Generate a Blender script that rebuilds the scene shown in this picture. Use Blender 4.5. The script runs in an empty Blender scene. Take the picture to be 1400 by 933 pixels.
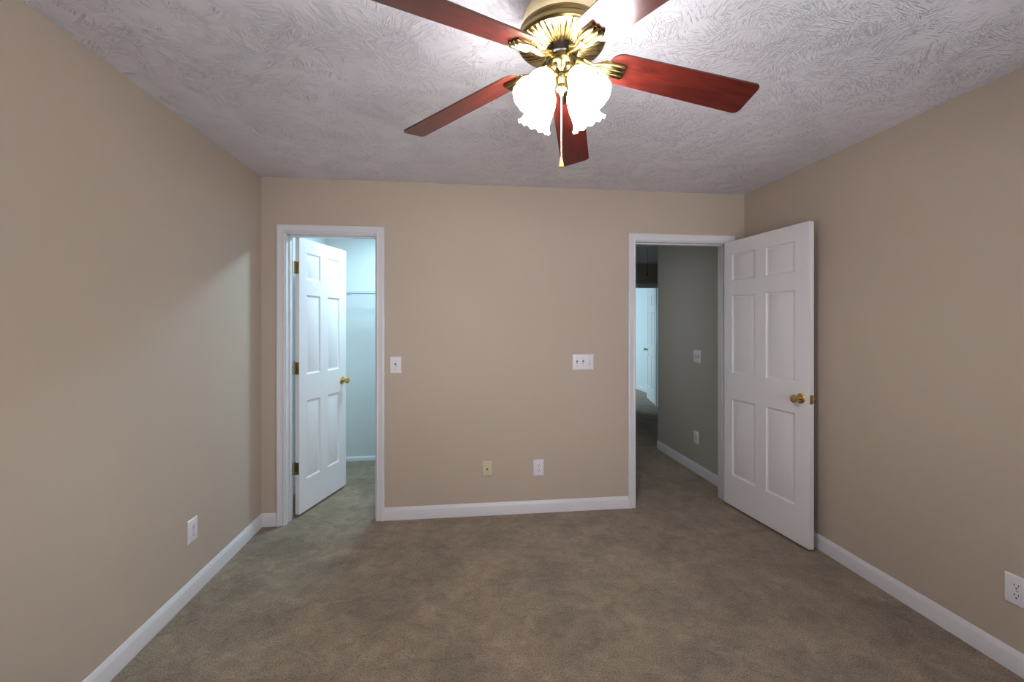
import bpy, bmesh, math, random
from mathutils import Matrix, Vector
random.seed(4)
PI = math.pi
SC = bpy.context.scene
COL = SC.collection

# ------------------------------------------------------------------ camera
cam_d = bpy.data.cameras.new('camera')
cam = bpy.data.objects.new('camera', cam_d)
COL.objects.link(cam)
cam.location = (0, 0, 1.407)
cam.rotation_euler = (PI/2, 0, -0.1157)
cam_d.sensor_width = 36
cam_d.lens = 587.71/1400*36
cam_d.shift_y = -(466.5-444.336)/1400
cam_d.clip_start = 0.02
SC.camera = cam

# ------------------------------------------------------------------ light
SC.view_settings.view_transform = 'Standard'
SC.view_settings.look = 'None'
SC.view_settings.exposure = 0.12
SC.view_settings.gamma = 1.0
SC.view_settings.use_curve_mapping = False
try:
    SC.cycles.use_denoising = True
    SC.cycles.max_bounces = 10
    SC.cycles.diffuse_bounces = 6
    SC.cycles.sample_clamp_indirect = 12
except Exception:
    pass
world = bpy.data.worlds.new('world')
SC.world = world
world.use_nodes = True
world.node_tree.nodes['Background'].inputs[0].default_value = (0.55, 0.7, 1.0, 1)
world.node_tree.nodes['Background'].inputs[1].default_value = 0.6

BULB_W = 19.5         # radiant watts of one fan bulb
BULB_C = (0.94, 0.96, 1.0)
WIN_W, WIN_C = 20.5, (0.93, 0.95, 1.0)      # daylight fill, assumed bedroom window
CLO_W, CLO_C = 27.0, (0.54, 0.86, 1.06)      # closet ceiling lamp
FAR_W, FAR_C = 82.0, (0.55, 0.86, 1.0)      # daylight, far room
HALL_W, HALL_C = 3.4, (0.88, 0.97, 1.05)    # added fill from the hidden side of the hall
def area(name, loc, rot, sx, sy, watts, color):
    l = bpy.data.lights.new(name, 'AREA')
    l.shape = 'RECTANGLE'; l.size = sx; l.size_y = sy
    l.energy = watts; l.color = color
    o = bpy.data.objects.new(name, l); COL.objects.link(o)
    o.location = loc; o.rotation_euler = rot
    return o
# added daylight fill at an assumed, unseen rear window; tilt and spread tuned
win = area('window_fill', (0.9, -0.62, 1.45), (PI/2+0.22, 0, 0.22), 1.7, 1.3, WIN_W, WIN_C)
win.data.spread = math.radians(112)
# closet ceiling lamp
area('closet_lamp', (-0.52, 3.90, 2.38), (0, 0, 0), 0.22, 0.22, CLO_W, CLO_C)
# daylight from the window of the far room
area('far_room_daylight', (0.75, 9.7, 1.7), (PI/2-0.42, 0, -PI/2-0.30), 1.5, 1.4, FAR_W, FAR_C)
# added fill light in front of the left hall wall, brightening the right one
area('hall_fill', (1.22, 4.3, 1.2), (PI/2-0.2, 0, -PI/2), 0.9, 1.6, HALL_W, HALL_C)

# ------------------------------------------------------------------ materials
def lin(r, g, b):
    f = lambda c: (c/255/12.92) if c/255 <= 0.04045 else ((c/255+0.055)/1.055)**2.4
    return (f(r), f(g), f(b), 1)

def mat(name, color, rough=0.5, metal=0.0, spec=0.5, coat=0.0):
    m = bpy.data.materials.new(name); m.use_nodes = True
    b = m.node_tree.nodes['Principled BSDF']
    b.inputs['Base Color'].default_value = color
    b.inputs['Roughness'].default_value = rough
    b.inputs['Metallic'].default_value = metal
    b.inputs['Specular IOR Level'].default_value = spec
    b.inputs['Coat Weight'].default_value = coat
    return m

def nodes(m):
    nt = m.node_tree
    return nt, nt.nodes, nt.links, nt.nodes['Principled BSDF']

def N(nt, typ, **kw):
    n = nt.nodes.new(typ)
    for k, v in kw.items():
        if k in n.inputs: n.inputs[k].default_value = v
        else: setattr(n, k, v)
    return n

def paint(name, color, rough=0.6, var=0.03, bump=0.15, scale=260):
    """wall paint: faint tonal drift plus roller stipple"""
    m = mat(name, color, rough, spec=0.3)
    nt, ns, lk, b = nodes(m)
    tc = N(nt, 'ShaderNodeTexCoord')
    n1 = N(nt, 'ShaderNodeTexNoise', Scale=1.3, Detail=3.0)
    lk.new(tc.outputs['Object'], n1.inputs['Vector'])
    mx = N(nt, 'ShaderNodeMix', data_type='RGBA')
    mx.inputs['A'].default_value = tuple(c*(1-var) for c in color[:3])+(1,)
    mx.inputs['B'].default_value = tuple(min(1, c*(1+var)) for c in color[:3])+(1,)
    lk.new(n1.outputs['Fac'], mx.inputs['Factor'])
    lk.new(mx.outputs['Result'], b.inputs['Base Color'])
    n2 = N(nt, 'ShaderNodeTexNoise', Scale=scale, Detail=2.0)
    lk.new(tc.outputs['Object'], n2.inputs['Vector'])
    bp = N(nt, 'ShaderNodeBump', Strength=bump, Distance=0.001)
    lk.new(n2.outputs['Fac'], bp.inputs['Height'])
    lk.new(bp.outputs['Normal'], b.inputs['Normal'])
    return m

M = {}
M['wall'] = paint('tan_wall_paint', lin(184, 169, 153))
M['hall_wall'] = paint('hall_wall_paint', lin(172, 167, 156))
M['closet_wall'] = paint('closet_wall_paint', lin(214, 216, 214))
M['far_wall'] = paint('far_room_paint', lin(214, 216, 216))
M['trim'] = paint('white_trim_enamel', lin(214, 212, 214), 0.35, 0.01, 0.03, 60)
M['door'] = paint('white_door_enamel', lin(224, 220, 221), 0.38, 0.01, 0.05, 90)
M['brass'] = mat('polished_brass', (0.66, 0.46, 0.17, 1), 0.24, 1.0)
M['fan_brass'] = mat('lacquered_fan_brass', (0.31, 0.225, 0.09, 1), 0.25, 1.0)
M['satin_brass'] = mat('satin_brass', (0.82, 0.68, 0.40, 1), 0.36, 1.0)
M['antique'] = mat('antique_brass', (0.34, 0.25, 0.12, 1), 0.35, 1.0)
M['black'] = mat('black_enamel', (0.012, 0.012, 0.012, 1), 0.4)
M['plastic'] = mat('white_plastic', lin(222, 219, 222), 0.35)
M['almond'] = mat('almond_plastic', lin(205, 194, 160), 0.4)
M['slot'] = mat('dark_slot', (0.02, 0.02, 0.02, 1), 0.6)
M['steel'] = mat('screw_steel', (0.45, 0.45, 0.45, 1), 0.35, 1.0)
M['wire'] = mat('white_vinyl_wire', lin(205, 208, 210), 0.4)
M['cord'] = mat('grey_cord', (0.05, 0.05, 0.05, 1), 0.7)
M['pull'] = mat('maple_pull', lin(214, 160, 84), 0.4)
M['chain'] = mat('bead_chain', (0.85, 0.72, 0.48, 1), 0.25, 1.0)

def ceiling_mat():
    m = mat('stomped_ceiling_texture', lin(230, 226, 233), 0.75, spec=0.25)
    nt, ns, lk, b = nodes(m)
    tc = N(nt, 'ShaderNodeTexCoord')
    heights = []
    for off, sc in ((0.0, 7.0), (3.7, 8.5), (8.3, 10.0)):
        ad = N(nt, 'ShaderNodeVectorMath', operation='ADD'); ad.inputs[1].default_value = (off, off*1.7, 0)
        lk.new(tc.outputs['Object'], ad.inputs[0])
        fl = N(nt, 'ShaderNodeVectorMath', operation='MULTIPLY'); fl.inputs[1].default_value = (1, 1, 0)
        lk.new(ad.outputs[0], fl.inputs[0])
        vo = N(nt, 'ShaderNodeTexVoronoi', Scale=sc, Randomness=1.0); vo.voronoi_dimensions = '2D'
        lk.new(fl.outputs[0], vo.inputs['Vector'])
        sb = N(nt, 'ShaderNodeVectorMath', operation='SUBTRACT')
        lk.new(fl.outputs[0], sb.inputs[0]); lk.new(vo.outputs['Position'], sb.inputs[1])
        sp = N(nt, 'ShaderNodeSeparateColor'); lk.new(vo.outputs['Color'], sp.inputs[0])
        ml = N(nt, 'ShaderNodeMath', operation='MULTIPLY'); ml.inputs[1].default_value = 6.283
        lk.new(sp.outputs[0], ml.inputs[0])
        ro = N(nt, 'ShaderNodeVectorRotate', rotation_type='Z_AXIS')
        lk.new(sb.outputs[0], ro.inputs['Vector']); lk.new(ml.outputs[0], ro.inputs['Angle'])
        # fan the bristle marks out from the stomp centre a little
        st = N(nt, 'ShaderNodeVectorMath', operation='MULTIPLY'); st.inputs[1].default_value = (20, 180, 1)
        lk.new(ro.outputs[0], st.inputs[0])
        of = N(nt, 'ShaderNodeVectorMath', operation='MULTIPLY_ADD'); of.inputs[1].default_value = (40, 40, 40)
        lk.new(vo.outputs['Color'], of.inputs[0]); lk.new(st.outputs[0], of.inputs[2])
        no = N(nt, 'ShaderNodeTexNoise', Scale=1.0, Detail=1.5, Distortion=0.5)
        lk.new(of.outputs[0], no.inputs['Vector'])
        rp = N(nt, 'ShaderNodeValToRGB')
        rp.color_ramp.elements[0].position = 0.54; rp.color_ramp.elements[1].position = 0.67
        lk.new(no.outputs['Fac'], rp.inputs[0])
        # patchy density
        pn = N(nt, 'ShaderNodeTexNoise', Scale=4.0+off, Detail=2.0)
        lk.new(ad.outputs[0], pn.inputs['Vector'])
        pr = N(nt, 'ShaderNodeValToRGB'); pr.color_ramp.elements[0].position = 0.42; pr.color_ramp.elements[1].position = 0.6
        lk.new(pn.outputs['Fac'], pr.inputs[0])
        mm = N(nt, 'ShaderNodeMath', operation='MULTIPLY')
        lk.new(rp.outputs[0], mm.inputs[0]); lk.new(pr.outputs[0], mm.inputs[1])
        heights.append(mm)
    a = N(nt, 'ShaderNodeMath', operation='MAXIMUM')
    lk.new(heights[0].outputs[0], a.inputs[0]); lk.new(heights[1].outputs[0], a.inputs[1])
    a0 = a
    a = N(nt, 'ShaderNodeMath', operation='MAXIMUM')
    lk.new(a0.outputs[0], a.inputs[0]); lk.new(heights[2].outputs[0], a.inputs[1])
    bp = N(nt, 'ShaderNodeBump', Strength=1.0, Distance=0.0042)
    lk.new(a.outputs[0], bp.inputs['Height'])
    lk.new(bp.outputs['Normal'], b.inputs['Normal'])
    return m
M['ceiling'] = ceiling_mat()

def carpet_mat():
    m = mat('cut_pile_carpet', lin(170, 152, 134), 0.95, spec=0.05)
    nt, ns, lk, b = nodes(m)
    b.inputs['Sheen Weight'].default_value = 0.25
    b.inputs['Sheen Roughness'].default_value = 0.6
    tc = N(nt, 'ShaderNodeTexCoord')
    def noise(scale, detail, rough=0.5, dist=0.0):
        n = N(nt, 'ShaderNodeTexNoise', Scale=scale, Detail=detail, Roughness=rough, Distortion=dist)
        lk.new(tc.outputs['Object'], n.inputs['Vector']); return n
    big = noise(3.2, 5.0, 0.62, 0.6)
    mid = noise(14.0, 3.0, 0.6, 0.8)
    fine = noise(150.0, 4.0, 0.85)
    def ramp(src, p0, p1, c0, c1):
        r = N(nt, 'ShaderNodeValToRGB')
        r.color_ramp.elements[0].position = p0; r.color_ramp.elements[1].position = p1
        r.color_ramp.elements[0].color = c0; r.color_ramp.elements[1].color = c1
        lk.new(src.outputs['Fac'], r.inputs[0]); return r
    r1 = ramp(big, 0.34, 0.66, lin(124, 105, 83), lin(156, 134, 108))
    r2 = ramp(mid, 0.3, 0.7, (0.76, 0.76, 0.76, 1), (1.16, 1.16, 1.16, 1))
    r3 = ramp(fine, 0.34, 0.66, (0.25, 0.25, 0.25, 1), (1.75, 1.75, 1.75, 1))
    mx1 = N(nt, 'ShaderNodeMix', data_type='RGBA', blend_type='MULTIPLY'); mx1.inputs['Factor'].default_value = 1
    lk.new(r1.outputs[0], mx1.inputs['A']); lk.new(r2.outputs[0], mx1.inputs['B'])
    mx2 = N(nt, 'ShaderNodeMix', data_type='RGBA', blend_type='MULTIPLY'); mx2.inputs['Factor'].default_value = 1
    lk.new(mx1.outputs['Result'], mx2.inputs['A']); lk.new(r3.outputs[0], mx2.inputs['B'])
    lk.new(mx2.outputs['Result'], b.inputs['Base Color'])
    ad = N(nt, 'ShaderNodeMath', operation='MULTIPLY_ADD'); ad.inputs[1].default_value = 2.0
    lk.new(mid.outputs['Fac'], ad.inputs[0]); lk.new(fine.outputs['Fac'], ad.inputs[2])
    bp = N(nt, 'ShaderNodeBump', Strength=0.9, Distance=0.008)
    lk.new(ad.outputs[0], bp.inputs['Height'])
    lk.new(bp.outputs['Normal'], b.inputs['Normal'])
    return m
M['carpet'] = carpet_mat()

def wood_mat():
    m = mat('cherry_blade_veneer', lin(120, 40, 28), 0.28, coat=0.3)
    nt, ns, lk, b = nodes(m)
    b.inputs['Coat Roughness'].default_value = 0.2
    tc = N(nt, 'ShaderNodeTexCoord')
    mp = N(nt, 'ShaderNodeMapping'); mp.inputs['Scale'].default_value = (5, 34, 20)
    lk.new(tc.outputs['Object'], mp.inputs['Vector'])
    n = N(nt, 'ShaderNodeTexNoise', Scale=1.0, Detail=5.0, Roughness=0.6, Distortion=1.6)
    lk.new(mp.outputs[0], n.inputs['Vector'])
    r = N(nt, 'ShaderNodeValToRGB')
    r.color_ramp.elements[0].position = 0.3; r.color_ramp.elements[1].position = 0.72
    r.color_ramp.elements[0].color = lin(50, 14, 11); r.color_ramp.elements[1].color = lin(100, 33, 25)
    lk.new(n.outputs['Fac'], r.inputs[0]); lk.new(r.outputs[0], b.inputs['Base Color'])
    return m
M['wood'] = wood_mat()
M['wood_edge'] = mat('dark_blade_edge', lin(70, 48, 30), 0.4)

def glass_shade():
    """frosted glass glowing from the bulb inside it"""
    m = bpy.data.materials.new('lit_frosted_glass'); m.use_nodes = True
    nt = m.node_tree; nt.nodes.clear()
    out = N(nt, 'ShaderNodeOutputMaterial')
    tr = N(nt, 'ShaderNodeBsdfTranslucent'); tr.inputs[0].default_value = (0.93, 0.91, 0.88, 1)
    gl = N(nt, 'ShaderNodeBsdfGlossy'); gl.inputs['Roughness'].default_value = 0.15
    c = N(nt, 'ShaderNodeMixShader'); c.inputs[0].default_value = 0.05
    nt.links.new(tr.outputs[0], c.inputs[1]); nt.links.new(gl.outputs[0], c.inputs[2])
    e = N(nt, 'ShaderNodeEmission')
    e.inputs[0].default_value = BULB_C+(1,)
    e.inputs[1].default_value = 0.17*BULB_W/(PI*0.060)
    ad = N(nt, 'ShaderNodeAddShader')
    nt.links.new(c.outputs[0], ad.inputs[0]); nt.links.new(e.outputs[0], ad.inputs[1])
    nt.links.new(ad.outputs[0], out.inputs[0])
    return m
M['shade'] = glass_shade()

def bulb_mat():
    m = bpy.data.materials.new('lit_bulb'); m.use_nodes = True
    nt = m.node_tree; nt.nodes.clear()
    out = N(nt, 'ShaderNodeOutputMaterial'); e = N(nt, 'ShaderNodeEmission')
    area_m2 = 4*PI*0.02**2
    e.inputs[0].default_value = BULB_C+(1,)
    e.inputs[1].default_value = 1.15*BULB_W/(PI*area_m2)
    nt.links.new(e.outputs[0], out.inputs[0])
    return m
M['bulb'] = bulb_mat()

# ------------------------------------------------------------------ mesh helpers
class MB:
    def __init__(self):
        self.v = []; self.f = []
    def add(self, vs, fs, mtx=None):
        o = len(self.v)
        for p in vs:
            p = Vector(p)
            self.v.append(tuple(mtx @ p) if mtx is not None else tuple(p))
        self.f += [tuple(i+o for i in f) for f in fs]
        return self
    def box(self, a, b, mtx=None):
        x0, y0, z0 = a; x1, y1, z1 = b
        return self.add([(x0, y0, z0), (x1, y0, z0), (x1, y1, z0), (x0, y1, z0), (x0, y0, z1), (x1, y0, z1), (x1, y1, z1), (x0, y1, z1)],
                        [(0, 3, 2, 1), (4, 5, 6, 7), (0, 1, 5, 4), (1, 2, 6, 5), (2, 3, 7, 6), (3, 0, 4, 7)], mtx)
    def cbox(self, a, b, c=0.002, mtx=None):
        """box with chamfered edges"""
        bm = bmesh.new()
        bmesh.ops.create_cube(bm, size=1)
        for v in bm.verts:
            v.co = Vector([(a[i]+b[i])/2+v.co[i]*(b[i]-a[i]) for i in range(3)])
        bmesh.ops.bevel(bm, geom=bm.edges[:], offset=c, segments=2, profile=0.5, affect='EDGES')
        return self.bm(bm, mtx)
    def bm(self, bm, mtx=None):
        bm.verts.index_update()
        self.add([tuple(v.co) for v in bm.verts], [tuple(v.index for v in f.verts) for f in bm.faces], mtx)
        bm.free(); return self
    def lathe(self, prof, n=32, mtx=None, mod=None, cap0=True, cap1=True):
        """revolve (r, z) round z; mod(r, z, phi, i) -> r, z"""
        vs = []; fs = []
        for i, (r, z) in enumerate(prof):
            for k in range(n):
                ph = 2*PI*k/n
                rr, zz = mod(r, z, ph, i) if mod else (r, z)
                vs.append((rr*math.cos(ph), rr*math.sin(ph), zz))
        for i in range(len(prof)-1):
            for k in range(n):
                k2 = (k+1) % n
                fs.append((i*n+k, i*n+k2, (i+1)*n+k2, (i+1)*n+k))
        if cap0: fs.append(tuple(range(n-1, -1, -1)))
        if cap1: fs.append(tuple((len(prof)-1)*n+k for k in range(n)))
        return self.add(vs, fs, mtx)
    def tube(self, pts, r, n=10, mtx=None, radii=None):
        pts = [Vector(p) for p in pts]; vs = []; fs = []
        up = Vector((0, 0, 1))
        for i, p in enumerate(pts):
            t = (pts[min(i+1, len(pts)-1)]-pts[max(i-1, 0)]).normalized()
            a = t.cross(up)
            if a.length < 1e-3: a = t.cross(Vector((0, 1, 0)))
            a.normalize(); b = t.cross(a).normalized()
            rr = radii[i] if radii else r
            for k in range(n):
                ph = 2*PI*k/n
                vs.append(p+a*rr*math.cos(ph)+b*rr*math.sin(ph))
        for i in range(len(pts)-1):
            for k in range(n):
                k2 = (k+1) % n
                fs.append((i*n+k, (i+1)*n+k, (i+1)*n+k2, i*n+k2))
        fs.append(tuple(range(n))); fs.append(tuple((len(pts)-1)*n+k for k in range(n-1, -1, -1)))
        return self.add(vs, fs, mtx)
    def sphere(self, c, r, n=10, m=6, mtx=None):
        bm = bmesh.new(); bmesh.ops.create_uvsphere(bm, u_segments=n, v_segments=m, radius=r)
        for v in bm.verts: v.co += Vector(c)
        return self.bm(bm, mtx)
    def extrude(self, prof, p0, p1, u, w):
        """2-D profile (a, b) along p0->p1, a in direction u, b in direction w"""
        p0, p1, u, w = Vector(p0), Vector(p1), Vector(u), Vector(w); n = len(prof)
        vs = [p0+u*a+w*b for a, b in prof]+[p1+u*a+w*b for a, b in prof]
        fs = [(i, (i+1) % n, n+(i+1) % n, n+i) for i in range(n)]
        fs += [tuple(range(n-1, -1, -1)), tuple(range(n, 2*n))]
        return self.add(vs, fs)
    def build(self, name, material, parent=None, smooth=35, fix=True):
        me = bpy.data.meshes.new(name); me.from_pydata(self.v, [], self.f)
        me.update()
        if fix:
            bm = bmesh.new(); bm.from_mesh(me); bmesh.ops.recalc_face_normals(bm, faces=bm.faces[:]); bm.to_mesh(me); bm.free()
        if smooth:
            for p in me.polygons: p.use_smooth = True
            me.set_sharp_from_angle(angle=math.radians(smooth))
        me.materials.append(material)
        o = bpy.data.objects.new(name, me); COL.objects.link(o)
        if parent is not None: o.parent = parent
        return o

def tag(o, label, cat, group=None, kind=None):
    o['label'] = label; o['category'] = cat
    if group: o['group'] = group
    if kind: o['kind'] = kind
    return o
def thing(name, label, cat, loc=(0, 0, 0), rz=0.0, group=None, kind=None):
    o = bpy.data.objects.new(name, None); COL.objects.link(o); o.empty_display_size = 0.05
    o.location = loc; o.rotation_euler = (0, 0, rz)
    return tag(o, label, cat, group, kind)
def struct(name, mb, m, label, cat, smooth=35):
    return tag(mb.build(name, m, None, smooth), label, cat, kind='structure')
def T(x, y, z): return Matrix.Translation((x, y, z))
def RZ(a): return Matrix.Rotation(a, 4, 'Z')
def RX(a): return Matrix.Rotation(a, 4, 'X')
def RY(a): return Matrix.Rotation(a, 4, 'Y')

# ------------------------------------------------------------------ room shell
XL, XR, YB, YR, H = -1.3914, 2.2281, 3.1798, -0.50, 2.44
WT = 0.12                                   # partition thickness
C0, C1 = -1.226, -0.617                     # closet opening
D0, D1 = 1.329, 2.081                       # hall opening
HD = 2.048                                  # head height
JT = 0.018                                  # jamb thickness
HX = 2.215                                  # hall right wall
HY = 4.67                                   # its far end
FY = 7.0                                    # wall at the far end of the hall
F0, F1 = 2.545, 3.325                       # far doorway
CB = 4.60                                   # closet back wall

struct('floor', MB().box((-1.6, YR-0.2, -0.06), (4.4, 11.4, 0)), M['carpet'], 'beige cut-pile carpet with trodden mottling covering the whole floor', 'carpet', 0)
struct('ceiling', MB().box((-1.6, YR-0.2, H), (4.4, 11.4, H+0.08)), M['ceiling'], 'grey-white ceiling with stomped brush texture', 'ceiling', 0)
struct('wall_left', MB().box((XL-WT, YR-WT, 0), (XL, YB+WT, H)), M['wall'], 'tan painted wall with one outlet and a pale patch of light from the closet', 'wall', 0)
struct('wall_right', MB().box((XR, YR-WT, 0), (XR+WT, YB, H)), M['wall'], 'tan painted wall behind the open hall door', 'wall', 0)
wb = MB()
wb.box((XL, YB, 0), (C0-JT, YB+WT, H)).box((C0-JT, YB, HD+JT), (C1+JT, YB+WT, H)).box((C1+JT, YB, 0), (D0-JT, YB+WT, H))
wb.box((D0-JT, YB, HD+JT), (D1+JT, YB+WT, H)).box((D1+JT, YB, 0), (XR+WT, YB+WT, H))
struct('wall_back', wb, M['wall'], 'tan painted wall holding the closet doorway and the hall doorway', 'wall', 0)
wr = MB()
wr.box((XL, YR-WT, 0), (0.0, YR, H)).box((1.8, YR-WT, 0), (XR, YR, H)).box((0.0, YR-WT, 0), (1.8, YR, 0.75)).box((0.0, YR-WT, 2.12), (1.8, YR, H))
struct('wall_rear', wr, M['wall'], 'tan painted wall with an assumed window opening, behind the viewpoint', 'wall', 0)
# closet
struct('wall_closet_left', MB().box((XL-WT, YB+WT, 0), (XL, CB+WT, H)), M['closet_wall'], 'white side wall inside the closet behind the open door', 'wall', 0)
struct('wall_closet_back', MB().box((XL, CB, 0), (0.55, CB+WT, H)), M['closet_wall'], 'white back wall inside the closet, carrying the wire shelf', 'wall', 0)
struct('wall_closet_right', MB().box((0.55, YB+WT, 0), (0.67, CB+WT, H)), M['closet_wall'], 'white end wall inside the closet', 'wall', 0)
# hall
struct('wall_hall_right', MB().box((HX, YB+WT, 0), (HX+WT, HY, H)), M['hall_wall'], 'shaded taupe hallway wall with a switch and an outlet', 'wall', 0)
struct('wall_hall_left', MB().box((1.03, YB+WT, 0), (1.15, FY, H)), M['hall_wall'], 'taupe hallway wall on the hidden side of the doorway', 'wall', 0)
wf = MB()
wf.box((1.03, FY, 0), (F0-JT, FY+WT, H)).box((F0-JT, FY, HD+JT), (F1+JT, FY+WT, H)).box((F1+JT, FY, 0), (4.2, FY+WT, H))
struct('wall_hall_end', wf, M['hall_wall'], 'dim taupe wall above the doorway at the far end of the hall', 'wall', 0)
struct('wall_hall_return', MB().box((HX+WT, HY-WT, 0), (4.2, HY, H)), M['hall_wall'], 'taupe wall turning the corner out of the hall', 'wall', 0)
struct('wall_hall_side', MB().box((4.08, HY, 0), (4.2, FY, H)), M['hall_wall'], 'taupe wall closing the side of the hall', 'wall', 0)
# far room
struct('wall_far_room_right', MB().box((3.80, FY+WT, 0), (3.92, 11.2, H)), M['far_wall'], 'bright pale wall of the far room beyond the hall', 'wall', 0)
struct('wall_far_room_back', MB().box((0.4, 11.0, 0), (3.8, 11.12, H)), M['far_wall'], 'pale end wall of the far room', 'wall', 0)
struct('wall_far_room_left', MB().box((0.3, FY+WT, 0), (0.42, 11.0, H)), M['far_wall'], 'pale window wall of the far room', 'wall', 0)

# jambs, stops and casings
CAS = [(0, 0), (0, .009), (.004, .0125), (.012, .0125), (.015, .0105), (.030, .0125), (.040, .0165), (.046, .018), (.052, .0165), (.056, .012), (.056, 0)]
def casing(mb, x0, x1, zt, y, s, rev=.006):
    """mitred casing round an opening; profile a outwards, b off the wall (s = -1 towards -y)"""
    x0 -= rev; x1 += rev; zt += rev
    n = len(CAS); vs = []
    for a, b in CAS: vs.append((x0-a, y+s*b, 0))
    for a, b in CAS: vs.append((x0-a, y+s*b, zt+a))
    for a, b in CAS: vs.append((x1+a, y+s*b, zt+a))
    for a, b in CAS: vs.append((x1+a, y+s*b, 0))
    fs = []
    for k in range(3):
        for i in range(n):
            j = (i+1) % n
            fs.append((k*n+i, k*n+j, (k+1)*n+j, (k+1)*n+i))
    fs += [tuple(range(n)), tuple(3*n+i for i in range(n-1, -1, -1))]
    mb.add(vs, fs)
def jamb(mb, x0, x1, y0, y1, ys):
    mb.box((x0-JT, y0, 0), (x0, y1, HD)).box((x1, y0, 0), (x1+JT, y1, HD)).box((x0-JT, y0, HD), (x1+JT, y1, HD+JT))
    st = .011
    mb.cbox((x0, ys, 0), (x0+st, ys+.034, HD), .002).cbox((x1-st, ys, 0), (x1, ys+.034, HD), .002).cbox((x0, ys, HD-st), (x1, ys+.034, HD), .002)
m1 = MB(); jamb(m1, C0, C1, YB-.001, YB+WT+.001, YB+.046)
struct('trim_1', m1, M['trim'], 'white jamb and stop lining the closet doorway', 'door jamb')
m1 = MB(); casing(m1, C0, C1, HD, YB, -1)
struct('trim_2', m1, M['trim'], 'white moulded casing around the closet doorway', 'door casing')
m1 = MB(); jamb(m1, D0, D1, YB-.001, YB+WT+.001, YB+.040)
struct('trim_3', m1, M['trim'], 'white jamb and stop lining the hall doorway', 'door jamb')
m1 = MB(); casing(m1, D0, D1, HD, YB, -1)
struct('trim_4', m1, M['trim'], 'white moulded casing around the hall doorway', 'door casing')
m1 = MB(); jamb(m1, F0, F1, FY-.001, FY+WT+.001, FY+.046); casing(m1, F0, F1, HD, FY, -1); casing(m1, F0, F1, HD, FY+WT, 1)
struct('trim_5', m1, M['trim'], 'white casing around the bright doorway at the end of the hall', 'door casing')

BB = [(0, 0), (.013, 0), (.013, .066), (.0105, .074), (.007, .080), (.006, .086), (.003, .0905), (0, .0905)]
def base(name, p0, p1, u, label):
    struct(name, MB().extrude(BB, p0, p1, u, (0, 0, 1)), M['trim'], label, 'baseboard')
ce = .062
base('baseboard_left', (XL, YR, 0), (XL, YB, 0), (1, 0, 0), 'long white baseboard along the tan wall with the closet-light patch')
base('baseboard_right', (XR, YR, 0), (XR, YB, 0), (-1, 0, 0), 'long white baseboard running behind the open hall door')
base('baseboard_back', (C1+ce, YB, 0), (D0-ce, YB, 0), (0, -1, 0), 'white baseboard between the two doorways')
base('baseboard_corner', (XL, YB, 0), (C0-ce, YB, 0), (0, -1, 0), 'short white baseboard piece between the room corner and the closet casing')
base('baseboard_corner_right', (D1+ce, YB, 0), (XR, YB, 0), (0, -1, 0), 'short white baseboard piece behind the hinge side of the hall door')
struct('baseboard_closet', MB().extrude([(a, b*.5) for a, b in BB], (XL, CB, 0), (0.55, CB, 0), (0, -1, 0), (0, 0, 1)), M['trim'], 'low white baseboard at the back of the closet', 'baseboard')
base('baseboard_closet_left', (XL, YB+WT, 0), (XL, CB, 0), (1, 0, 0), 'white baseboard behind the open closet door')
base('baseboard_hall_right', (HX, YB+WT, 0), (HX, HY, 0), (-1, 0, 0), 'dim white baseboard along the shaded hallway wall')
base('baseboard_far_room', (3.80, FY+WT, 0), (3.80, 11.0, 0), (-1, 0, 0), 'bright white baseboard in the far room beyond the hall')

# ------------------------------------------------------------------ doors
def door_leaf(W, Hh, TT, xs, zs):
    """six-panel moulded leaf, x 0..W from hinge, y 0..-TT, z 0..Hh; panels at xs x zs"""
    mb = MB()
    cx = [0]+[c for p in xs for c in p]+[W]; cz = [0]+[c for p in zs for c in p]+[Hh]
    rings = [(0, 0), (.004, .0045), (.011, .0085), (.016, .0085), (.034, .0030), (.037, .0022)]
    for y, s in ((0, -1), (-TT, 1)):
        for i in range(len(cx)-1):
            for j in range(len(cz)-1):
                a, b, c, d = cx[i], cx[i+1], cz[j], cz[j+1]
                if i % 2 == 1 and j % 2 == 1:
                    vs = []; fs = []
                    for ins, dep in rings:
                        vs += [(a+ins, y+s*dep, c+ins), (b-ins, y+s*dep, c+ins), (b-ins, y+s*dep, d-ins), (a+ins, y+s*dep, d-ins)]
                    for k in range(len(rings)-1):
                        for q in range(4): fs.append((k*4+q, k*4+(q+1) % 4, k*4+4+(q+1) % 4, k*4+4+q))
                    k = len(rings)-1; fs.append((k*4, k*4+1, k*4+2, k*4+3))
                    mb.add(vs, fs if s > 0 else [f[::-1] for f in fs])
                else:
                    f = [(0, 1, 2, 3)] if s > 0 else [(3, 2, 1, 0)]
                    mb.add([(a, y, c), (b, y, c), (b, y, d), (a, y, d)], f)
    t = TT
    mb.add([(0, 0, 0), (0, -t, 0), (0, -t, Hh), (0, 0, Hh), (W, 0, 0), (W, -t, 0), (W, -t, Hh), (W, 0, Hh)],
           [(0, 3, 2, 1), (4, 5, 6, 7), (0, 1, 5, 4), (3, 7, 6, 2)])
    # weld
    bm = bmesh.new()
    vv = [bm.verts.new(v) for v in mb.v]
    for f in mb.f: bm.faces.new([vv[i] for i in f])
    bmesh.ops.remove_doubles(bm, verts=bm.verts[:], dist=1e-5)
    out = MB(); out.bm(bm); return out

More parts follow.
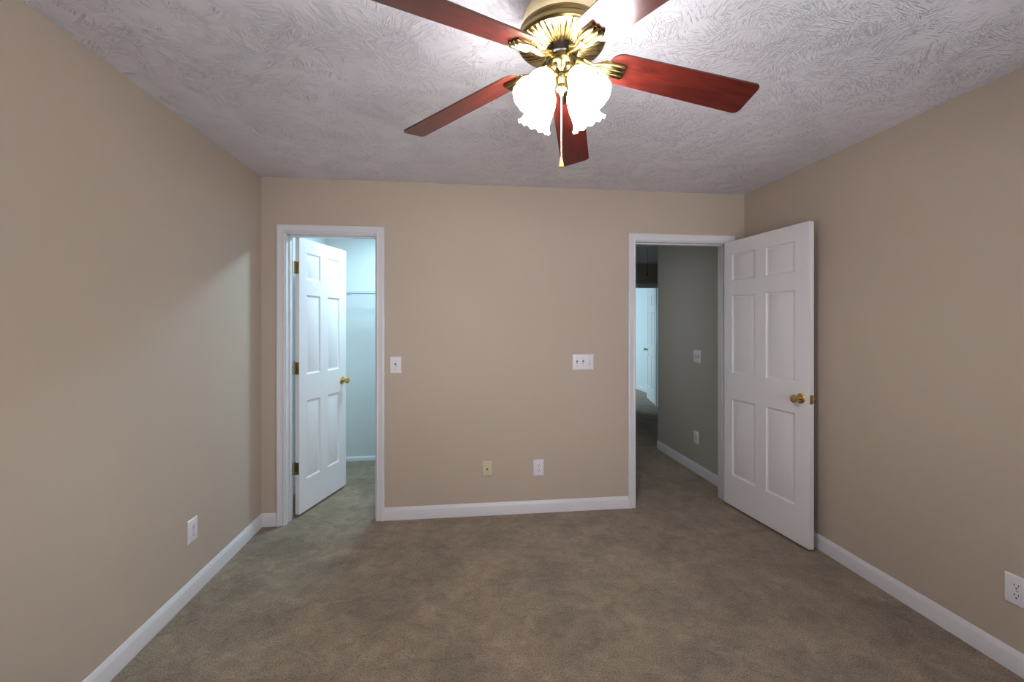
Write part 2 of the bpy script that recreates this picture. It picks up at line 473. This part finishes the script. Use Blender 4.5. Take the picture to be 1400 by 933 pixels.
def knob(parent, x, z, y, s, m):
    """knob on the face at local y, sticking out towards s"""
    mt = T(x, y, z) @ RX(PI/2 if s < 0 else -PI/2)
    kn = MB().lathe([(.011, .006), (.0105, .022), (.013, .028), (.021, .034), (.0265, .042), (.0275, .050), (.025, .057), (.018, .0615), (.008, .0625), (.007, .061)], 28, mt).build('door_knob', m, parent)
    MB().lathe([(.032, 0), (.032, .002), (.029, .006), (.020, .009), (.014, .0095)], 32, mt).build('rosette', m, kn)
    MB().lathe([(.0035, .0622), (.0035, .0632)], 10, mt).build('lock_button', M['antique'], kn)
    return kn

def hinge(parent, z, TT, m, h=.09):
    """butt hinge at the pivot edge: leaf on door edge, barrel, screws"""
    hb = MB().box((-.0015, -.030, z-h/2), (.0005, 0, z+h/2))
    for k in range(5):
        hb.lathe([(.0052, z-h/2+k*h/5+.0006), (.0052, z-h/2+(k+1)*h/5-.0006)], 12, T(-.001, .004, 0))
    hb.lathe([(.003, z+h/2), (.0055, z+h/2+.002), (.004, z+h/2+.006)], 12, T(-.001, .004, 0))
    ho = hb.build('hinge', m, parent)
    sc = MB()
    for dz in (-.03, -.008, .014, .032):
        sc.lathe([(.0034, 0), (.0034, .0006), (.001, .0009)], 8, T(-.0015, -.011 if dz in (-.03, .014) else -.02, z+dz) @ RY(-PI/2))
    sc.build('screws', M['brass'], ho)
    return ho
def jamb_leaf(parent, pw, z, m, h=.09):
    """the leaf screwed to the jamb; pw = box corners (x0,y0,x1,y1) in door space"""
    pass

ZS = ((.235, .822), (1.017, 1.612), (1.727, 1.927))
# hall door, opened into the room
W1, T1, H1 = .745, .035, 2.030
ang = math.atan2(2.425-3.165, 2.126-2.048)
# closed leaf lies towards -x from the hinge: mirror by using local x from hinge, face y=-T1 seen from the room centre
hall = thing('door_1', 'white six-panel door swung wide open into the room near the tan wall with the floor outlet', 'door', (2.083, 3.166, .018), ang, kind='structure')
# local +x runs along the leaf; local -y (right-hand of travel) must face -X: rotate so that y=-T1 side is the visible one
leaf = door_leaf(W1, H1, T1, ((.083, .312), (.408, .641)), ZS)
leaf.build('door_leaf', M['door'], hall)
knob(hall, .685, .925, -T1, -1, M['brass']); knob(hall, .685, .925, 0, 1, M['brass'])
lp = MB().cbox((W1-.0005, -T1/2-.0127, .925-.028), (W1+.0012, -T1/2+.0127, .925+.028), .0004).build('latch_plate', M['antique'], hall)
MB().cbox((W1, -T1/2-.006, .925-.009), (W1+.011, -T1/2+.006, .925+.009), .002).build('latch_bolt', M['brass'], lp)
for z in (.20, 1.05, 1.80): hinge(hall, z, T1, M['antique'])

# closet door, opened into the closet
W2, T2 = .606, .034
ang2 = math.radians(72.9)
clo = thing('door_2', 'white six-panel closet door standing open into the bright closet', 'door', (C0+.013, YB+WT+.010, .018), ang2, kind='structure')
door_leaf(W2, H1, T2, ((.083, .248), (.343, .508)), ZS).build('door_leaf', M['door'], clo)
knob(clo, W2-.06, .915, -T2, -1, M['brass']); knob(clo, W2-.06, .915, 0, 1, M['brass'])
for z in (.335, 1.07, 1.807):
    ho = hinge(clo, z, T2, M['antique'])
# jamb halves of the closet hinges, brass leaves screwed to the lit jamb
for z in (.353, 1.088, 1.825):
    hb = MB().cbox((C0, YB+WT-.032, z-.045), (C0+.0022, YB+WT-.001, z+.045), .0008)
    ho = tag(hb.build('hinge_leaf', M['antique']), {0: 'lowest', 1: 'middle', 2: 'topmost'}[(z > 1)+(z > 1.5)]+' antique-brass hinge leaf on the closet door jamb', 'hinge', 'hinge leaves on the closet jamb')
    sc = MB()
    for dz, dy in ((-.03, -.011), (-.008, -.021), (.014, -.011), (.032, -.021)):
        sc.lathe([(.0036, 0), (.0036, .0008), (.001, .0012)], 8, T(C0+.0022, YB+WT+dy, z+dz) @ RY(PI/2))
    sc.build('screws', M['brass'], ho)

# far-room door at the end of the hall
W3 = .76
far = thing('door_3', 'bright white six-panel door open in the far room at the end of the hall', 'door', (F1-.004, FY+WT+.004, .018), math.radians(76), kind='structure')
door_leaf(W3, H1, T1, ((.083, .332), (.428, .677)), ZS).build('door_leaf', M['door'], far)
knob(far, W3-.06, .925, 0, 1, M['antique']); knob(far, W3-.06, .925, -T1, -1, M['antique'])

# ------------------------------------------------------------------ plates on the walls
def plate(mb, w, h, t=.0055):
    bm = bmesh.new(); bmesh.ops.create_cube(bm, size=1)
    for v in bm.verts:
        k = .92 if v.co.y < 0 else 1
        kx = (w-2*.004)/w if v.co.y < 0 else 1; kz = (h-2*.004)/h if v.co.y < 0 else 1
        v.co = Vector((v.co.x*w*kx, -t if v.co.y < 0 else 0, v.co.z*h*kz))
    bmesh.ops.bevel(bm, geom=bm.edges[:], offset=.0008, segments=2, profile=.5, affect='EDGES')
    mb.bm(bm)
FY_ = RX(PI/2)      # z -> -y : lathes face out of the wall
def screw(parent, x, z, t=.0055, m=None):
    MB().lathe([(.0038, 0), (.0036, .0008), (.0015, .0014)], 12, T(x, -t, z) @ FY_).build('screw', m or M['steel'], parent)
def duplex(name, label, loc, rz, group, m=None, w=.078, h=.122):
    t = thing(name, label, 'outlet', loc, rz, group)
    mb = MB(); plate(mb, w, h); mb.build('cover_plate', m or M['plastic'], t)
    for dz in (.0195, -.0195):
        prof = []
        rb = MB()
        pts = []
        for k in range(28):
            a = 2*PI*k/28; x = .0172*math.cos(a); z = .0172*math.sin(a)
            z = max(-.0138, min(.0138, z)); pts.append((x, z+dz))
        n = len(pts)
        vs = [(x, -.004, z) for x, z in pts]+[(x, -.0078, z) for x, z in pts]
        rb.add(vs, [(i, (i+1) % n, n+(i+1) % n, n+i) for i in range(n)]+[tuple(range(n)), tuple(range(2*n-1, n-1, -1))])
        r = rb.build('receptacle', m or M['plastic'], t)
        sl = MB()
        sl.box((-.0078, -.0081, dz-.001), (-.0052, -.0075, dz+.0085)).box((.0052, -.0081, dz+.0005), (.0078, -.0075, dz+.0085))
        sl.lathe([(.0032, 0), (.0032, .0006)], 12, T(0, -.0075, dz-.0075) @ FY_)
        sl.build('slots', M['slot'], r, smooth=0)
    screw(t, 0, 0, .0055)
    return t
def toggle(t, x):
    MB().cbox((x-.0055, -.0064, -.0125), (x+.0055, -.005, .0125), .0004).build('toggle_collar', M['slot'], t)
    tb = MB().cbox((-.0046, -.0165, -.0045), (.0046, 0, .0045), .0014, T(x, -.0045, -.001) @ RX(math.radians(22)))
    tb.build('toggle', M['plastic'], t)
    screw(t, x, .030); screw(t, x, -.030)
# single switch by the closet
t = thing('light_switch', 'white single toggle switch beside the closet casing', 'switch', (-.477, YB, 1.117))
mb = MB(); plate(mb, .080, .122); mb.build('cover_plate', M['plastic'], t); toggle(t, 0)
# three-gang plate by the hall door
t = thing('light_switch', 'wide white three-gang switch plate near the hall doorway', 'switch', (.912, YB, 1.1245))
mb = MB(); plate(mb, .166, .120); mb.build('cover_plate', M['plastic'], t)
toggle(t, -.047); toggle(t, 0)
dm = MB().cbox((.047-.0165, -.0075, -.033), (.047+.0165, -.004, .033), .001).build('dimmer', M['plastic'], t)
MB().cbox((.047-.0035, -.0085, -.022), (.047+.0035, -.0072, .018), .0004).build('dimmer_track', M['steel'], dm)
MB().cbox((.047-.006, -.0125, -.006), (.047+.006, -.0075, .002), .001).build('dimmer_slider', M['plastic'], dm)
screw(t, .047, .048); screw(t, .047, -.048)
# almond cable plate
t = thing('cable_plate', 'almond cable plate low on the wall between the doorways', 'cable plate', (.1845, YB, .3415))
mb = MB(); plate(mb, .071, .114); mb.build('cover_plate', M['almond'], t)
jk = MB().lathe([(.008, 0), (.008, .003), (.0052, .003), (.0052, .011), (.0035, .011)], 12, T(0, -.0055, 0) @ FY_).build('coax_jack', M['antique'], t)
MB().lathe([(.0032, 0), (.0032, .0004)], 10, T(0, -.0166, 0) @ FY_).build('jack_socket', M['slot'], jk)
screw(t, 0, .042); screw(t, 0, -.042)
G = 'white duplex outlets in the bedroom'
duplex('wall_outlet', 'white duplex outlet beside the almond cable plate', (.5695, YB, .335), 0, G)
duplex('wall_outlet', 'white duplex outlet low on the tan wall nearest the closet corner', (XL, 2.408, .341), PI/2, G)
duplex('wall_outlet', 'white duplex outlet cut by the picture edge on the wall behind the hall door', (XR, 1.487, .331), -PI/2, G, w=.085, h=.122)
# hall plates
t = thing('light_switch', 'dim two-gang switch plate on the shaded hallway wall', 'switch', (HX, 3.845, 1.108), -PI/2)
mb = MB(); plate(mb, .125, .118); mb.build('cover_plate', M['plastic'], t); toggle(t, -.023); toggle(t, .023)
duplex('wall_outlet', 'dim outlet low on the shaded hallway wall', (HX, 3.86, .335), -PI/2, None, w=.085, h=.118)

# ------------------------------------------------------------------ closet wire shelf
sh = thing('wire_shelf', 'white wire shelf across the back wall inside the closet', 'shelf', (0, 0, 0))
z0 = 1.735; ya, yb = CB-.305, CB-.006; xa, xb = XL+.01, .54
lip = MB()
lip.tube([(xa, ya, z0), (xb, ya, z0)], .0032, 8).tube([(xa, ya+.002, z0+.015), (xb, ya+.002, z0+.015)], .0028, 8)
lip.build('front_lip', M['wire'], sh)
gr = MB(); gr.tube([(xa, yb, z0), (xb, yb, z0)], .003, 8).tube([(xa, (ya+yb)/2, z0-.004), (xb, (ya+yb)/2, z0-.004)], .003, 8)
x = xa+.01
while x < xb:
    gr.tube([(x, yb, z0+.003), (x, ya, z0+.003), (x, ya-.001, z0+.014)], .0013, 6); x += .0254
gr.build('shelf_grid', M['wire'], sh)
for x in (-1.15, -.62, -.1, .4):
    MB().cbox((x-.008, yb-.010, z0-.012), (x+.008, yb+.006, z0+.008), .002).build('wall_clip', M['wire'], sh)

# ------------------------------------------------------------------ attic pull cord in the hall
pc = thing('pull_cord', 'thin dark pull cord hanging from the hall ceiling', 'cord', (2.461, 5.5, 2.44))
MB().tube([(0, 0, 0), (.002, 0, -.18), (0, 0, -.345)], .0028, 6).build('cord', M['cord'], pc)
MB().lathe([(.003, -.338), (.008, -.346), (.010, -.362), (.008, -.374), (.002, -.377)], 12).build('pull_knob', M['cord'], pc)

# ------------------------------------------------------------------ ceiling fan
FX, FYY, FZ = .303, 1.294, 2.234
fan = thing('ceiling_fan', 'brass ceiling fan with five cherry blades and four lit glass shades', 'ceiling fan', (FX, FYY, H))
B = FZ-H                                   # blade plane apex in fan space
MB().lathe([(.062, 0), (.070, -.006), (.071, -.022), (.066, -.034), (.060, -.040)], 48).build('canopy', M['fan_brass'], fan)
hs = MB().lathe([(.060, -.036), (.072, -.043), (.092, -.056), (.108, -.075), (.118, -.098), (.122, -.122), (.1225, -.135)], 64, cap0=False, cap1=False)
housing = hs.build('motor_housing', M['satin_brass'], fan)
MB().lathe([(.1225, -.134), (.128, -.137), (.1305, -.144), (.1285, -.151), (.131, -.156), (.135, -.164), (.1345, -.172), (.130, -.178)], 64, cap0=False, cap1=False).build('housing_band', M['fan_brass'], housing)
NF = 44
def flute(r, z, ph, i):
    if 1 <= i <= 8:
        k = .5+.5*math.cos(NF*ph)
        return r, z-.0034*k*min(1, (i if i < 5 else 9-i)/2)
    return r, z
dish = [(.130, -.178)]+[(.122-.0092*i, -.1795-.0018*i) for i in range(8)]+[(.052, -.194), (.046, -.194)]
MB().lathe(dish, NF*8, mod=flute, cap0=False).build('fluted_dish', M['fan_brass'], fan, smooth=60)
MB().lathe([(.047, -.190), (.048, -.196), (.048, -.213), (.044, -.217)], 40).build('flywheel', M['black'], fan)

# blades and blade irons
def blade_mesh():
    mb = MB(); r0, r1, w0, w1, th = .150, .620, .0545, .0615, .0055
    pts = []
    def corner(cx, cy, r, a0, a1, n=6):
        for k in range(n+1):
            a = a0+(a1-a0)*k/n; pts.append((cx+r*math.cos(a), cy+r*math.sin(a)))
    q = .040
    corner(r0+q, -w0+q, q, PI, 1.5*PI)
    corner(r1-.016, -w1+.016, .016, -PI/2, 0)
    corner(r1-.020, w1-.020, .020, 0, PI/2)
    corner(r0+q, w0-q, q, PI/2, PI)
    n = len(pts)
    vs = [(x, y, th/2) for x, y in pts]+[(x, y, -th/2) for x, y in pts]
    mb.add(vs, [tuple(range(n)), tuple(range(2*n-1, n-1, -1))])
    return mb, vs, n
def rounded_bar(mb, pts, hw, n=8):
    """half-round ribs under the blade"""
    mb.tube(pts, hw, n)
blade0 = None
for k in range(5):
    mtx = T(0, 0, B) @ RZ(-.017+k*2*PI/5) @ RY(.169) @ RX(-.242)
    if blade0 is None:
        mb, vs, n = blade_mesh()
        bl = mb.build('blade', M['wood'], fan, smooth=0)
        eg = MB(); eg.add(vs, [(i, n+i, n+(i+1) % n, (i+1) % n) for i in range(n)])
        edge = eg.build('blade_edge', M['wood_edge'], bl, smooth=60, fix=False)
        im = MB()
        z = -.0028
        # palm under the blade: plate with three half-round ribs
        for y in (-.0165, 0, .0165):
            im.tube([(.122, y*.55, z-.004), (.130, y*.9, z-.006), (.138, y, z-.007), (.196, y, z-.007), (.203, y, z-.004)], .0085, 12, radii=[.004, .007, .0088, .0088, .004])
        im.cbox((.130, -.024, z-.004), (.200, .024, z), .0015)
        # neck back to the flywheel
        im.tube([(.040, 0, -.002), (.060, 0, -.006), (.085, 0, -.014), (.108, 0, -.013), (.128, 0, z-.006)], .008, 12, radii=[.010, .009, .0072, .0068, .0085])
        im.tube([(.070, -.011, -.006), (.100, -.006, -.012), (.126, -.014, z-.006)], .004, 8).tube([(.070, .011, -.006), (.100, .006, -.012), (.126, .014, z-.006)], .004, 8)
        iron = im.build('blade_iron', M['fan_brass'], bl, smooth=50)
        scm = MB()
        for x, y in ((.150, .008), (.150, -.008), (.185, 0)):
            scm.lathe([(.0042, 0), (.0035, .0018), (.001, .0024)], 10, T(x, y, z-.004) @ RX(PI))
        blade0 = bl
    else:
        bl = blade0.copy(); COL.objects.link(bl); bl.parent = fan
        for ch in list(blade0.children):
            c = ch.copy(); COL.objects.link(c); c.parent = bl
    bl.matrix_local = mtx

# light kit
fit = MB().lathe([(.030, -.215), (.046, -.218), (.0475, -.226), (.045, -.236), (.036, -.246), (.026, -.252), (.020, -.256), (.017, -.262), (.0195, -.268),
                  (.0195, -.276), (.0145, -.284), (.012, -.296), (.0155, -.303), (.0155, -.309), (.010, -.316), (.006, -.321), (.005, -.328), (.002, -.332)], 40).build('light_fitter', M['fan_brass'], fan)
def ruffle(r, z, ph, i):
    k = max(0.0, (i-5)/7)
    return r*(1+.040*k*k*math.cos(12*ph)), z+.0035*k*k*math.cos(12*ph)
SH = [(0.0168, 0.0000), (0.0194, -0.0041), (0.0286, -0.0154), (0.0352, -0.0309), (0.0388, -0.0473), (0.0403, -0.0638), (0.0408, -0.0793), (0.0418, -0.0927), (0.0439, -0.1030), (0.0471, -0.1112), (0.0510, -0.1174), (0.0536, -0.1205), (0.0551, -0.1210)]
shade0 = None
for k in range(4):
    az = PI/4-.226+k*PI/2
    tilt = math.radians(36)
    mtx = RZ(az) @ T(.056, 0, -.284) @ RY(-tilt)
    if shade0 is None:
        ar = MB().tube([(-.056, 0, .026), (-.036, 0, .036), (-.014, 0, .030), (0, 0, .012)], .0055, 10)
        ar.lathe([(.008, .016), (.0175, .012), (.0195, .004), (.0195, -.008), (.0175, -.010)], 24)
        arm = ar.build('lamp_arm', M['fan_brass'], fan)
        s = MB().lathe(SH, 80, mod=ruffle, cap0=False, cap1=False)
        inner = [(r-.0022, z) for r, z in SH]
        shd = s.build('lamp_shade', M['shade'], arm, smooth=60)
        sd = shd.modifiers.new('thickness', 'SOLIDIFY'); sd.thickness = .0022
        bl_ = MB().lathe([(.009, -.006), (.010, -.022), (.015, -.032), (.0195, -.044), (.0205, -.054), (.0185, -.064), (.012, -.071), (.004, -.0735)], 20).build('light_bulb', M['bulb'], arm)
        shade0 = arm
    else:
        arm = shade0.copy(); COL.objects.link(arm); arm.parent = fan
        for ch in list(shade0.children):
            c = ch.copy(); COL.objects.link(c); c.parent = arm
    arm.matrix_local = mtx
# pull chain
ch = MB(); zc = -.330
while zc > -.520:
    ch.sphere((0, 0, zc), .0019, 8, 5); zc -= .0042
ch.tube([(0, 0, -.328), (0, 0, -.520)], .0007, 6)
cho = ch.build('pull_chain', M['chain'], fan, smooth=60)
MB().lathe([(.0022, -.518), (.0035, -.521), (.0042, -.528), (.0068, -.538), (.0082, -.546), (.0080, -.549), (.0055, -.5495)], 20).build('chain_pull', M['pull'], cho)
